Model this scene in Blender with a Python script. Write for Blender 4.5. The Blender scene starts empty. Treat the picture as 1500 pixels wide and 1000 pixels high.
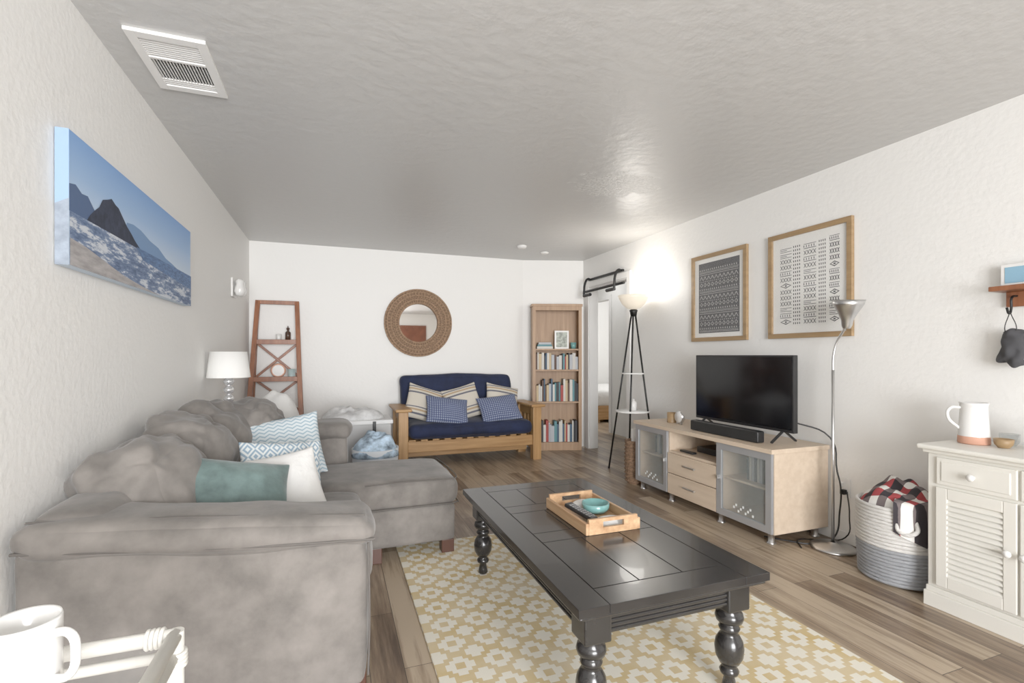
import bpy, bmesh, math, random
from mathutils import Vector, Matrix, noise, Euler
random.seed(4)
S = bpy.context.scene
COL = S.collection
GR = []

# ---------------------------------------------------------------- node helpers
def new_mat(name):
    m = bpy.data.materials.new(name); m.use_nodes = True
    nt = m.node_tree
    return m, nt, nt.nodes['Principled BSDF']

def setin(nt, sock, v):
    if isinstance(v, bpy.types.NodeSocket): nt.links.new(v, sock)
    elif isinstance(v, (tuple, list)) and len(v) == 3 and sock.type == 'RGBA': sock.default_value = (*v, 1)
    else: sock.default_value = v

def mth(nt, op, a, b=None, c=None):
    n = nt.nodes.new('ShaderNodeMath'); n.operation = op
    for i, v in enumerate((a, b, c)):
        if v is not None: setin(nt, n.inputs[i], v)
    return n.outputs[0]

def mix(nt, f, a, b, bt='MIX'):
    n = nt.nodes.new('ShaderNodeMixRGB'); n.blend_type = bt
    setin(nt, n.inputs[0], f); setin(nt, n.inputs[1], a); setin(nt, n.inputs[2], b)
    return n.outputs[0]

def objco(nt, scale=(1, 1, 1)):
    t = nt.nodes.new('ShaderNodeTexCoord'); mp = nt.nodes.new('ShaderNodeMapping')
    mp.inputs['Scale'].default_value = scale
    nt.links.new(t.outputs['Object'], mp.inputs[0])
    return mp.outputs[0]

def sepxyz(nt, v):
    s = nt.nodes.new('ShaderNodeSeparateXYZ'); nt.links.new(v, s.inputs[0]); return s.outputs

def noi(nt, vec, scale, detail=4, rough=.5):
    n = nt.nodes.new('ShaderNodeTexNoise')
    nt.links.new(vec, n.inputs['Vector'])
    n.inputs['Scale'].default_value = scale; n.inputs['Detail'].default_value = detail
    n.inputs['Roughness'].default_value = rough
    return n.outputs['Fac']

def ramp(nt, f, stops, const=False):
    n = nt.nodes.new('ShaderNodeValToRGB'); setin(nt, n.inputs[0], f)
    cr = n.color_ramp
    if const: cr.interpolation = 'CONSTANT'
    while len(cr.elements) < len(stops): cr.elements.new(.5)
    for e, (p, c) in zip(cr.elements, stops):
        e.position = p; e.color = (*c, 1) if len(c) == 3 else c
    return n.outputs[0]

def bumpn(nt, b, h, strength=.3, dist=.01):
    n = nt.nodes.new('ShaderNodeBump'); n.inputs['Strength'].default_value = strength
    n.inputs['Distance'].default_value = dist
    nt.links.new(h, n.inputs['Height']); nt.links.new(n.outputs[0], b.inputs['Normal'])

def mat(name, col, rough=.5, metal=0., var=.0, vscale=5, st=(1, 1, 1), bump=0, bscale=60, bdist=.003,
        sheen=0, emis=0, trans=0, alpha=1, coat=0, ecol=None):
    m, nt, b = new_mat(name)
    v = objco(nt, st)
    if var:
        f = noi(nt, v, vscale, 5, .6)
        f = ramp(nt, f, [(.3, (0, 0, 0)), (.7, (1, 1, 1))])
        c = mix(nt, f, tuple(x * (1 - var) for x in col), tuple(min(1, x * (1 + var)) for x in col))
        nt.links.new(c, b.inputs['Base Color'])
    else: b.inputs['Base Color'].default_value = (*col, 1)
    b.inputs['Roughness'].default_value = rough; b.inputs['Metallic'].default_value = metal
    if bump: bumpn(nt, b, noi(nt, v, bscale), bump, bdist)
    if sheen:
        b.inputs['Sheen Weight'].default_value = sheen; b.inputs['Sheen Roughness'].default_value = .4
    if emis:
        b.inputs['Emission Color'].default_value = (*(ecol or col), 1); b.inputs['Emission Strength'].default_value = emis
    if trans: b.inputs['Transmission Weight'].default_value = trans
    if alpha < 1: b.inputs['Alpha'].default_value = alpha
    if coat: b.inputs['Coat Weight'].default_value = coat
    return m

def wood(name, dark, light, rough=.45, axis='X', s=1.0):
    m, nt, b = new_mat(name)
    st = {'X': (1.5, 25, 25), 'Y': (25, 1.5, 25), 'Z': (25, 25, 1.5)}[axis]
    v = objco(nt, tuple(q * s for q in st))
    f = noi(nt, v, 1.2, 6, .6)
    c = ramp(nt, f, [(.3, dark), (.7, light)])
    nt.links.new(c, b.inputs['Base Color']); b.inputs['Roughness'].default_value = rough
    bumpn(nt, b, f, .15, .002)
    return m

def pat(name, c1, c2, sc, mode, rough=.9, c3=None, bump=.3):
    m, nt, b = new_mat(name)
    v = objco(nt); x, y, z = sepxyz(nt, v)
    if mode == 'stripes':
        f = mth(nt, 'FRACT', mth(nt, 'MULTIPLY', y, sc))
        c = ramp(nt, f, [(0, c1), (.35, c2), (.43, c1), (.52, c3 or c2), (.60, c1), (.66, c2), (.71, c1)], True)
    elif mode == 'diamond':
        a = mth(nt, 'ABSOLUTE', mth(nt, 'SUBTRACT', mth(nt, 'FRACT', mth(nt, 'MULTIPLY', x, sc)), .5))
        d = mth(nt, 'ABSOLUTE', mth(nt, 'SUBTRACT', mth(nt, 'FRACT', mth(nt, 'MULTIPLY', y, sc * .75)), .5))
        f = mth(nt, 'FRACT', mth(nt, 'MULTIPLY', mth(nt, 'ADD', a, d), 3.0))
        c = ramp(nt, f, [(0, c1), (.5, c2)], True)
    elif mode == 'zigzag':
        a = mth(nt, 'ABSOLUTE', mth(nt, 'SUBTRACT', mth(nt, 'FRACT', mth(nt, 'MULTIPLY', x, sc)), .5))
        d = mth(nt, 'MULTIPLY', y, sc * 2.2)
        f = mth(nt, 'FRACT', mth(nt, 'ADD', mth(nt, 'MULTIPLY', a, 1.2), d))
        c = ramp(nt, f, [(0, c1), (.62, c2)], True)
    elif mode == 'dots':
        a = mth(nt, 'SINE', mth(nt, 'MULTIPLY', mth(nt, 'ADD', x, y), sc * 6.28))
        d = mth(nt, 'SINE', mth(nt, 'MULTIPLY', mth(nt, 'SUBTRACT', x, y), sc * 6.28))
        f = mth(nt, 'MULTIPLY', a, d)
        c = ramp(nt, f, [(0, c1), (.18, c2)], True)
    elif mode == 'plaid':
        a = mth(nt, 'GREATER_THAN', mth(nt, 'FRACT', mth(nt, 'MULTIPLY', x, sc)), .5)
        d = mth(nt, 'GREATER_THAN', mth(nt, 'FRACT', mth(nt, 'MULTIPLY', y, sc)), .5)
        f = mth(nt, 'ADD', mth(nt, 'MULTIPLY', a, .3), mth(nt, 'MULTIPLY', d, .6))
        c = ramp(nt, f, [(0, (.8, .78, .74)), (.2, c2), (.5, (.16, .13, .13)), (.8, (.03, .025, .03))], True)
    nt.links.new(c, b.inputs['Base Color']); b.inputs['Roughness'].default_value = rough
    if bump: bumpn(nt, b, noi(nt, v, 220), bump, .003)
    return m

# ---------------------------------------------------------------- geometry helpers
def G(name, loc=None, rz=0):
    e = bpy.data.objects.new(name, None); e.empty_display_size = .1
    COL.objects.link(e)
    if loc is None: GR.append(e)
    else: e.location = loc; e.rotation_euler = (0, 0, rz)
    return e

def add(name, me, mats, parent=None, smooth=False, bevel=0, sub=0, seg=2):
    if not isinstance(mats, (list, tuple)): mats = [mats]
    for m in mats: me.materials.append(m)
    o = bpy.data.objects.new(name, me); COL.objects.link(o)
    if smooth:
        for p in me.polygons: p.use_smooth = True
    if parent: o.parent = parent
    if bevel:
        b = o.modifiers.new('b', 'BEVEL'); b.width = bevel; b.segments = seg; b.limit_method = 'ANGLE'; b.angle_limit = .6
    if sub:
        s = o.modifiers.new('s', 'SUBSURF'); s.levels = sub; s.render_levels = sub
    return o

def raw(name, vs, fs, mats, parent=None, mi=None, **k):
    me = bpy.data.meshes.new(name); me.from_pydata([tuple(v) for v in vs], [], fs); me.update()
    if mi:
        for p, i in zip(me.polygons, mi): p.material_index = i
    return add(name, me, mats, parent, **k)

BF = [(0, 3, 2, 1), (4, 5, 6, 7), (0, 1, 5, 4), (1, 2, 6, 5), (2, 3, 7, 6), (3, 0, 4, 7)]
def boxes(name, L, mats, parent=None, bevel=.003, **k):
    vs, fs, mi = [], [], []
    for q in L:
        x0, x1, y0, y1, z0, z1 = q[:6]; i = q[6] if len(q) > 6 else 0
        n = len(vs)
        vs += [(x0, y0, z0), (x1, y0, z0), (x1, y1, z0), (x0, y1, z0), (x0, y0, z1), (x1, y0, z1), (x1, y1, z1), (x0, y1, z1)]
        fs += [tuple(n + a for a in f) for f in BF]; mi += [i] * 6
    return raw(name, vs, fs, mats, parent, mi, bevel=bevel, **k)

def beam(name, p0, p1, w, d, m, parent, up=(0, 0, 1), bevel=.003):
    p0, p1 = Vector(p0), Vector(p1); t = (p1 - p0).normalized(); u = Vector(up)
    if abs(t.dot(u)) > .95: u = Vector((0, 1, 0))
    s = t.cross(u).normalized(); n = s.cross(t).normalized()
    vs = []
    for p in (p0, p1):
        for a, b in ((-1, -1), (1, -1), (1, 1), (-1, 1)): vs.append(p + s * a * w / 2 + n * b * d / 2)
    return raw(name, vs, BF, m, parent, bevel=bevel)

def lathe(name, prof, loc, m, parent=None, seg=36, M=None, smooth=True, close=True):
    vs, fs = [], []; n = len(prof); loc = Vector(loc)
    for r, z in prof:
        for k in range(seg):
            a = 2 * math.pi * k / seg
            p = Vector((r * math.cos(a), r * math.sin(a), z))
            if M: p = M @ p
            vs.append(p + loc)
    for i in range(n - 1):
        for k in range(seg):
            k2 = (k + 1) % seg
            fs.append((i * seg + k, i * seg + k2, (i + 1) * seg + k2, (i + 1) * seg + k))
    if close:
        fs.append(tuple(range(seg))[::-1]); fs.append(tuple((n - 1) * seg + k for k in range(seg)))
    o = raw(name, vs, fs, m, parent)
    for p in o.data.polygons: p.use_smooth = smooth and len(p.vertices) == 4
    return o

def cyl(name, p0, p1, r, m, parent, seg=16, r2=None):
    p0, p1 = Vector(p0), Vector(p1); d = p1 - p0
    M = d.to_track_quat('Z', 'Y').to_matrix()
    return lathe(name, [(r, 0), (r2 if r2 is not None else r, d.length)], p0, m, parent, seg, M)

def tube(name, pts, r, m, parent, cyclic=False, res=6, spline='BEZ'):
    cu = bpy.data.curves.new(name, 'CURVE'); cu.dimensions = '3D'; cu.bevel_depth = r; cu.bevel_resolution = 3
    cu.resolution_u = res; cu.use_fill_caps = True
    if spline == 'BEZ':
        sp = cu.splines.new('BEZIER'); sp.bezier_points.add(len(pts) - 1)
        for b, p in zip(sp.bezier_points, pts):
            b.co = p; b.handle_left_type = b.handle_right_type = 'AUTO'
    else:
        sp = cu.splines.new('POLY'); sp.points.add(len(pts) - 1)
        for b, p in zip(sp.points, pts): b.co = (*p, 1)
    sp.use_cyclic_u = cyclic
    o = bpy.data.objects.new(name + '_c', cu); COL.objects.link(o)
    me = bpy.data.meshes.new_from_object(o)
    bpy.data.objects.remove(o); me.materials.clear(); me.name = name
    return add(name, me, m, parent, smooth=True)

def soft(name, x0, x1, y0, y1, z0, z1, m, parent, r=.05, puff=(0, 0, 0), wr=0, n=13, seed=0, rot=None, sag=0, wf=5, shear=0, sfix=False):
    bm = bmesh.new(); bmesh.ops.create_cube(bm, size=2)
    bmesh.ops.subdivide_edges(bm, edges=bm.edges[:], cuts=n, use_grid_fill=True)
    h = Vector(((x1 - x0) / 2, (y1 - y0) / 2, (z1 - z0) / 2)); c = Vector(((x0 + x1) / 2, (y0 + y1) / 2, (z0 + z1) / 2))
    r = min(r, h.x * .98, h.y * .98, h.z * .98)
    for v in bm.verts:
        q = Vector([math.sin(max(-1, min(1, t)) * math.pi / 2) for t in v.co])
        p = Vector([q[i] * h[i] for i in range(3)])
        inn = Vector([max(-(h[i] - r), min(h[i] - r, p[i])) for i in range(3)])
        d = (p - inn)
        dn = d.normalized() if d.length > 1e-6 else Vector((0, 0, 0))
        p = inn + dn * r
        p.x += puff[0] * q.x * (1 - q.y ** 2) * (1 - q.z ** 2)
        p.y += puff[1] * q.y * (1 - q.x ** 2) * (1 - q.z ** 2)
        p.z += puff[2] * q.z * (1 - q.x ** 2) * (1 - q.y ** 2)
        if sag and q.z > 0: p.z -= sag * (1 - q.x ** 2) * q.z
        if shear: p.z += shear * (1 - q.x) / 2 * ((q.z + 1) / 2 if sfix else 1)
        if wr:
            a = (p + c) * wf + Vector((seed * 3.1, seed, 0))
            w = noise.noise(a) + .5 * noise.noise(a * 2.3) + .8 * (abs(noise.noise(a * 1.4 + Vector((9, 2, 1)))) - .3)
            p += dn * wr * w
        v.co = p
    me = bpy.data.meshes.new(name); bm.to_mesh(me); bm.free()
    o = add(name, me, m, parent, smooth=True, sub=1)
    o.location = c
    if rot: o.rotation_euler = rot
    else:
        for v in me.vertices: v.co += c
        o.location = (0, 0, 0)
    return o

def pillow(name, w, h, t, loc, rot, m, parent, n=18, wr=.008, seed=0):
    vs, fs = [], []; idx = {}
    for s in (1, -1):
        for i in range(n + 1):
            for j in range(n + 1):
                u = -1 + 2 * i / n; v = -1 + 2 * j / n
                e = (i in (0, n) or j in (0, n))
                if s == -1 and e: idx[(s, i, j)] = idx[(1, i, j)]; continue
                x = u * w / 2 * (1 - .07 * (1 - v * v)); y = v * h / 2 * (1 - .07 * (1 - u * u))
                z = s * t / 2 * ((1 - abs(u) ** 2.2) * (1 - abs(v) ** 2.2)) ** .55
                if not e: z += s * wr * (noise.noise(Vector((x * 9 + seed, y * 9, s * 3))) + .5 * noise.noise(Vector((x * 20 + seed, y * 20, s))))
                idx[(s, i, j)] = len(vs); vs.append((x, y, z))
    for s in (1, -1):
        for i in range(n):
            for j in range(n):
                f = (idx[(s, i, j)], idx[(s, i + 1, j)], idx[(s, i + 1, j + 1)], idx[(s, i, j + 1)])
                fs.append(f if s == 1 else f[::-1])
    o = raw(name, vs, fs, m, parent, smooth=True, sub=1)
    o.location = loc; o.rotation_euler = [math.radians(a) for a in rot]
    return o

def heap(name, cx, cy, z0, rx, ry, hh, m, parent=None, seed=0, amp=.35, n=22, pw=2.5, fr=6):
    vs, fs = [], []
    rings = n; seg = 40
    for i in range(rings + 1):
        t = i / rings
        for k in range(seg):
            a = 2 * math.pi * k / seg; ca, sa = math.cos(a), math.sin(a)
            q = 1 / max(1e-3, (abs(ca) ** pw + abs(sa) ** pw)) ** (1 / pw)
            x = cx + rx * t * q * ca; y = cy + ry * t * q * sa
            z = z0 + hh * (1 - t ** 3) ** .7 * (1 + amp * noise.noise(Vector((x * fr + seed, y * fr, seed))) + amp * .5 * noise.noise(Vector((x * fr * 3 + seed, y * fr * 3, seed))))
            vs.append((x, y, z))
    for i in range(rings):
        for k in range(seg):
            k2 = (k + 1) % seg
            fs.append((i * seg + k, (i + 1) * seg + k, (i + 1) * seg + k2, i * seg + k2))
    fs.append(tuple(rings * seg + k for k in range(seg))[::-1])
    return raw(name, vs, fs, m, parent, smooth=True)

# ---------------------------------------------------------------- materials
M = {}
M['wall'] = mat('wall_paint', (.85, .84, .815), .55, bump=.4, bscale=36, bdist=.005)
M['white'] = mat('white_paint', (.82, .81, .79), .4)
M['trim'] = mat('trim_white', (.84, .83, .81), .35)
M['cab'] = mat('cabinet_cream', (.76, .74, .68), .45)
M['black'] = mat('black_plastic', (.012, .012, .013), .35)
M['blackm'] = mat('black_metal', (.02, .02, .02), .4, .6)
M['silver'] = mat('silver_metal', (.62, .62, .62), .3, 1)
M['alu'] = mat('aluminium_grey', (.50, .51, .53), .35, .55)
M['chrome'] = mat('chrome', (.8, .8, .8), .12, 1)
M['sofa'] = mat('grey_microfiber', (.165, .149, .135), .95, var=.32, vscale=6.5, bump=.2, bscale=18, bdist=.01, sheen=.2)
M['seam'] = mat('grey_piping', (.10, .09, .082), .95)
M['navy'] = mat('navy_velvet', (.007, .013, .045), .85, var=.35, vscale=8, bump=.3, bscale=14, bdist=.02, sheen=.1)
M['oakX'] = wood('honey_oak', (.30, .15, .05), (.50, .29, .12), .45, 'X')
M['oakZ'] = wood('honey_oak_z', (.30, .15, .05), (.50, .29, .12), .45, 'Z')
M['pine'] = wood('pine_bookcase', (.30, .17, .09), (.44, .28, .16), .5, 'Z')
M['maple'] = wood('maple_laminate', (.58, .45, .33), (.68, .55, .42), .45, 'Y', .8)
M['cherry'] = wood('cherry_wood', (.18, .06, .026), (.33, .125, .055), .4, 'Z')
M['frame'] = wood('frame_wood', (.27, .17, .08), (.40, .26, .13), .45, 'Y')
M['tray'] = wood('acacia_tray', (.36, .19, .09), (.60, .39, .22), .45, 'Y')
M['dwood'] = mat('dark_wood_foot', (.07, .025, .014), .4)
M['dark'] = mat('dark_interior', (.03, .03, .03), .7)
M['wicker'] = mat('wicker_brown', (.22, .13, .075), .7, var=.45, vscale=60, bump=1, bscale=120, bdist=.01)
M['glass'] = mat('frosted_glass', (.45, .50, .50), .15, 0, alpha=.22)
M['clear'] = mat('clear_glass', (.9, .93, .93), .05, 0, alpha=.06)
M['mirror'] = mat('mirror_glass', (.9, .9, .9), .02, 1)
M['ceramic'] = mat('white_ceramic', (.78, .77, .75), .2, coat=.4)
M['fabricw'] = mat('white_fabric', (.72, .71, .69), .9, bump=.4, bscale=20, bdist=.02)
M['teal'] = mat('sage_velvet', (.105, .155, .148), .8, var=.4, vscale=9, bump=.4, bscale=14, bdist=.01, sheen=.3)
M['tealc'] = mat('teal_ceramic', (.15, .34, .33), .25, coat=.4)
M['terra'] = mat('terracotta', (.62, .32, .22), .6)
M['brown'] = mat('brown_door', (.20, .065, .03), .45, var=.2, vscale=6)
M['rattan'] = mat('white_rattan', (.70, .68, .63), .45, bump=.3, bscale=80)
M['rope'] = mat('white_rope', (.72, .70, .67), .9, bump=1, bscale=90, bdist=.01, st=(.4, .4, 2.5))
M['ropeg'] = mat('grey_rope', (.33, .34, .36), .9, bump=1, bscale=90, bdist=.01, st=(.4, .4, 2.5))
M['shade'] = mat('lamp_shade_fabric', (.88, .87, .84), .9)
M['grey'] = mat('grey_fabric', (.33, .33, .34), .9, bump=.3, bscale=60)
M['blue'] = mat('blue_white_towel', (.34, .44, .54), .95, var=.75, vscale=13, bump=.6, bscale=90)
M['bowlg'] = mat('torchiere_glass', (.80, .72, .60), .4, emis=.30, ecol=(1, .88, .70))

def floor_mat():
    m, nt, b = new_mat('laminate_floor')
    v = objco(nt); x, y, z = sepxyz(nt, v)
    cb = nt.nodes.new('ShaderNodeCombineXYZ'); nt.links.new(y, cb.inputs[0]); nt.links.new(x, cb.inputs[1])
    br = nt.nodes.new('ShaderNodeTexBrick'); nt.links.new(cb.outputs[0], br.inputs['Vector'])
    br.inputs['Color1'].default_value = (0, 0, 0, 1); br.inputs['Color2'].default_value = (1, 1, 1, 1)
    br.inputs['Mortar'].default_value = (.5, .5, .5, 1)
    br.inputs['Scale'].default_value = 1; br.inputs['Brick Width'].default_value = 1.15
    br.inputs['Row Height'].default_value = .125; br.inputs['Mortar Size'].default_value = .0014
    br.offset = .37
    g = noi(nt, objco(nt, (20, 1.1, 1)), 1.5, 8, .7)
    g2 = noi(nt, objco(nt, (6, 1.0, 1)), 1.8, 3, .5)
    f = mth(nt, 'ADD', mth(nt, 'MULTIPLY', br.outputs['Color'], .34), mth(nt, 'ADD', mth(nt, 'MULTIPLY', g, .95), mth(nt, 'MULTIPLY', g2, .45)))
    c = ramp(nt, f, [(.55, (.080, .050, .032)), (.73, (.19, .13, .085)), (.88, (.31, .23, .155)), (1, (.44, .345, .245))])
    c = mix(nt, br.outputs['Fac'], c, (.05, .035, .025))
    nt.links.new(c, b.inputs['Base Color']); b.inputs['Roughness'].default_value = .34
    bumpn(nt, b, g, .12, .003)
    return m
M['floor'] = floor_mat()

def ceil_mat():
    m, nt, b = new_mat('ceiling_paint')
    v = objco(nt); x, y, z = sepxyz(nt, v)
    n1 = noi(nt, v, 16, 6)
    dx = mth(nt, 'DIVIDE', mth(nt, 'SUBTRACT', x, 1.93), .36); dy = mth(nt, 'DIVIDE', mth(nt, 'SUBTRACT', y, 3.05), .26)
    d = mth(nt, 'ADD', mth(nt, 'MULTIPLY', dx, dx), mth(nt, 'MULTIPLY', dy, dy))
    n2 = noi(nt, v, 9, 5, .7)
    d = mth(nt, 'ADD', d, mth(nt, 'MULTIPLY', mth(nt, 'SUBTRACT', n2, .5), 3.0))
    mask = mth(nt, 'LESS_THAN', d, .75)
    n3 = noi(nt, v, 45, 4, .7)
    pc = ramp(nt, n3, [(.35, (.46, .455, .44)), (.6, (.72, .715, .70))])
    c = mix(nt, mask, (.56, .555, .545), pc)
    nt.links.new(c, b.inputs['Base Color'])
    b.inputs['Roughness'].default_value = .38
    h = mth(nt, 'ADD', mth(nt, 'MULTIPLY', n1, .9), mth(nt, 'MULTIPLY', mask, mth(nt, 'ADD', .6, n3)))
    bumpn(nt, b, h, .5, .009)
    return m
M['ceil'] = ceil_mat()

def rug_mat():
    m, nt, b = new_mat('rug_pattern')
    v = objco(nt); x, y, z = sepxyz(nt, v)
    s = 8 / .15
    def cell(q):
        i = mth(nt, 'MODULO', mth(nt, 'FLOOR', mth(nt, 'MULTIPLY', q, s)), 8)
        return mth(nt, 'ABSOLUTE', mth(nt, 'SUBTRACT', i, 3.5))
    d = mth(nt, 'ADD', cell(x), cell(y))
    a = mth(nt, 'COMPARE', d, 3.5, .6)
    e = mth(nt, 'COMPARE', d, 7, .6)
    f = mth(nt, 'MAXIMUM', a, e)
    f = mth(nt, 'MULTIPLY', f, mth(nt, 'ADD', .35, mth(nt, 'MULTIPLY', noi(nt, v, 5, 4), .9)))
    c = mix(nt, f, (.76, .72, .62), (.56, .41, .18))
    nt.links.new(c, b.inputs['Base Color']); b.inputs['Roughness'].default_value = .95
    bumpn(nt, b, noi(nt, v, 250), .4, .004)
    return m
M['rug'] = rug_mat()

# ---------------------------------------------------------------- room shell
H = 2.42; XL = -.86; XR = 3.05; YB = 5.87; YR = -3.0
boxes('floor', [(-1.0, 6.7, YR - .15, 9.4, -.1, 0)], M['floor'], bevel=0)
boxes('ceiling', [(-1.0, 6.7, YR - .15, 9.4, H, H + .1)], M['ceil'], bevel=0)
boxes('wall_left', [(XL - .12, XL, YR, YB + .12, 0, H)], M['wall'], bevel=0)
boxes('wall_back', [(XL, 2.29, YB, YB + .12, 0, H)], M['wall'], bevel=0)
raw('wall_back_corner', [(2.29, 5.87, 0), (3.05, 5.64, 0), (3.05, 5.99, 0), (2.29, 5.99, 0), (2.29, 5.87, H), (3.05, 5.64, H), (3.05, 5.99, H), (2.29, 5.99, H)], BF, M['wall'])
DY0, DY1, DZ = 4.62, 5.48, 2.05
boxes('wall_right', [(XR, XR + .12, YR, DY0, 0, H), (XR, XR + .12, DY1, 7.4, 0, H), (XR, XR + .12, DY0, DY1, DZ, H)], M['wall'], bevel=0)
WX0, WX1, WZ0, WZ1 = -.7, 1.5, .20, 2.2
boxes('wall_rear', [(XL, WX0, YR - .12, YR, 0, H), (WX1, XR + .12, YR - .12, YR, 0, H), (WX0, WX1, YR - .12, YR, 0, WZ0), (WX0, WX1, YR - .12, YR, WZ1, H)], M['wall'], bevel=0)
w = G('window_1')
boxes('window_frame', [(WX0 + .05, WX1 - .05, YR - .06, YR + .01, WZ0, WZ0 + .05), (WX0 + .05, WX1 - .05, YR - .06, YR + .01, WZ1 - .05, WZ1), (WX0, WX0 + .05, YR - .06, YR + .01, WZ0, WZ1),
      (WX1 - .05, WX1, YR - .06, YR + .01, WZ0, WZ1), (.38, .42, YR - .06, YR + .01, WZ0 + .05, WZ1 - .05)], M['trim'], w)
d = G('door_1')
boxes('door_slab', [(1.78, 2.60, YR + .002, YR + .04, 0.0, 2.08), (1.88, 2.50, YR + .04, YR + .046, 1.1, 1.95), (1.88, 2.50, YR + .04, YR + .046, .2, .95)], M['brown'], d)
lathe('knob', [(.0, 0), (.03, .01), (.03, .04), (.0, .055)], (2.54, YR + .045, 1.0), M['silver'], d, M=Matrix.Rotation(-math.pi / 2, 3, 'X'), close=False)
boxes('wall_hall', [(3.98, 4.08, 3.6, 6.52, 0, H), (3.98, 4.08, 6.52, 7.3, 2.05, H), (3.17, 4.08, 7.3, 7.4, 0, H), (3.17, 4.08, 3.5, 3.6, 0, H)], M['wall'], bevel=0)
boxes('wall_bedroom', [(6.6, 6.7, 5.5, 9.3, 0, H), (4.0, 6.6, 9.2, 9.3, 0, H), (4.08, 6.6, 5.4, 5.5, 0, H), (4.0, 4.08, 7.4, 9.2, 0, H)], M['wall'], bevel=0)
t = .016
boxes('trim_1', [(XR - t, XR, DY0 - .07, DY0, 0, DZ + .07), (XR - t, XR, DY1, DY1 + .07, 0, DZ + .07), (XR - t, XR, DY0, DY1, DZ, DZ + .07),
      (XR, XR + .12, DY0, DY0 + .012, 0, DZ), (XR, XR + .12, DY1 - .012, DY1, 0, DZ), (XR, XR + .12, DY0 + .012, DY1 - .012, DZ - .012, DZ)], M['trim'], bevel=.002)
boxes('trim_2', [(3.965, 3.98, 6.45, 6.52, 0, 2.12), (3.965, 3.98, 7.22, 7.29, 0, 2.12), (3.965, 3.98, 6.52, 7.22, 2.05, 2.12)], M['trim'], bevel=.002)
boxes('baseboard_right', [(XR - .01, XR, YR + .01, DY0 - .075, 0, .07)], M['trim'], bevel=.002)
boxes('baseboard_back', [(XL + .01, 2.29, YB - .01, YB, 0, .07)], M['trim'], bevel=.002)
boxes('baseboard_left', [(XL, XL + .01, YR, YB - .012, 0, .07)], M['trim'], bevel=.002)
b_ = G('bed')
boxes('bed_base', [(4.3, 6.3, 7.5, 9.0, .05, .3)], M['oakX'], b_, .01)
boxes('bed_legs', [(4.32, 4.4, 7.52, 7.6, 0, .05), (6.2, 6.28, 7.52, 7.6, 0, .05), (4.32, 4.4, 8.9, 8.98, 0, .05), (6.2, 6.28, 8.9, 8.98, 0, .05)], M['oakX'], b_, .004)
soft('duvet', 4.27, 6.3, 7.47, 9.0, .28, .58, M['fabricw'], b_, .08, (.02, .02, .04), .02)
pillow('pillow', .7, .45, .18, (5.9, 8.2, .68), (20, 0, 90), M['grey'], b_)

# ceiling vent
v_ = G('ceiling_vent')
vx0, vx1, vy0, vy1 = -.745, -.475, 2.20, 2.63; zc = H
boxes('vent_frame', [(vx0 + .035, vx1 - .035, vy0, vy0 + .04, zc - .014, zc), (vx0 + .035, vx1 - .035, vy1 - .04, vy1, zc - .014, zc), (vx0, vx0 + .035, vy0, vy1, zc - .014, zc),
      (vx1 - .035, vx1, vy0, vy1, zc - .014, zc), (vx0 + .035, vx1 - .035, vy0 + .165, vy0 + .18, zc - .014, zc)], M['trim'], v_, .001)
boxes('vent_dark', [(vx0 + .036, vx1 - .036, vy0 + .041, vy1 - .041, zc - .003, zc - .0005)], M['dark'], v_, 0)
L = []
for i in range(8): y = vy0 + .045 + i * .0148; L.append((vx0 + .035, vx1 - .035, y, y + .007, zc - .010, zc - .004))
for i in range(17): x = vx0 + .04 + i * .0115; L.append((x, x + .0035, vy0 + .18, vy1 - .09, zc - .010, zc - .004))
for i in range(3): y = vy1 - .088 + i * .016; L.append((vx0 + .035, vx1 - .035, y, y + .008, zc - .010, zc - .004))
boxes('vent_slats', L, M['trim'], v_, 0)
lathe('smoke_detector', [(.0, -.03), (.045, -.028), (.055, -.012), (.055, 0)], (1.98, 5.1, H), M['white'])
lathe('smoke_detector.001', [(.0, -.02), (.04, -.018), (.05, -.01), (.05, 0)], (2.36, 5.33, H), M['white'])

# ---------------------------------------------------------------- rug
boxes('area_rug', [(.355, 1.93, .55, 3.06, .001, .012)], M['rug'], bevel=.004)

# ---------------------------------------------------------------- coffee table
M['tbl'] = mat('black_lacquer', (.016, .015, .015), .22, var=.3, vscale=6, bump=.06, bscale=30, coat=.1)
M['groove'] = mat('table_groove', (.003, .003, .003), .6)
c_ = G('coffee_table')
tx0, tx1, ty0, ty1 = .665, 1.395, 1.255, 2.615
ZT = .45
boxes('table_core', [(tx0 + .012, tx1 - .012, ty0 + .012, ty1 - .012, ZT - .027, ZT - .003)], M['groove'], c_, 0)
g = .0016; bw = .105
ix0, ix1, iy0, iy1 = tx0 + bw, tx1 - bw, ty0 + bw, ty1 - bw
L = [(tx0, ix0 - g, ty0, ty1, ZT - .028, ZT), (ix1 + g, tx1, ty0, ty1, ZT - .028, ZT), (ix0, ix1, ty0, iy0 - g, ZT - .028, ZT), (ix0, ix1, iy1 + g, ty1, ZT - .028, ZT)]
ym = [iy0, iy0 + .40, iy0 + .50, iy1 - .38, iy1 - .28, iy1]
for k in (0, 2, 4):
    n = 3
    for i in range(n):
        a = ix0 + (ix1 - ix0) * i / n; e = ix0 + (ix1 - ix0) * (i + 1) / n
        L.append((a + g, e - g, ym[k] + g, ym[k + 1] - g, ZT - .028, ZT))
for k in (1, 3): L.append((ix0 + g, ix1 - g, ym[k] + g, ym[k + 1] - g, ZT - .028, ZT))
boxes('table_top', L, M['tbl'], c_, .0012)
boxes('table_edge', [(tx0 + .008, tx1 - .008, ty0 + .008, ty1 - .008, ZT - .042, ZT - .0285)], M['tbl'], c_, .006)
L = []
a0, a1, b0, b1 = tx0 + .05, tx1 - .05, ty0 + .05, ty1 - .05
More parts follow.
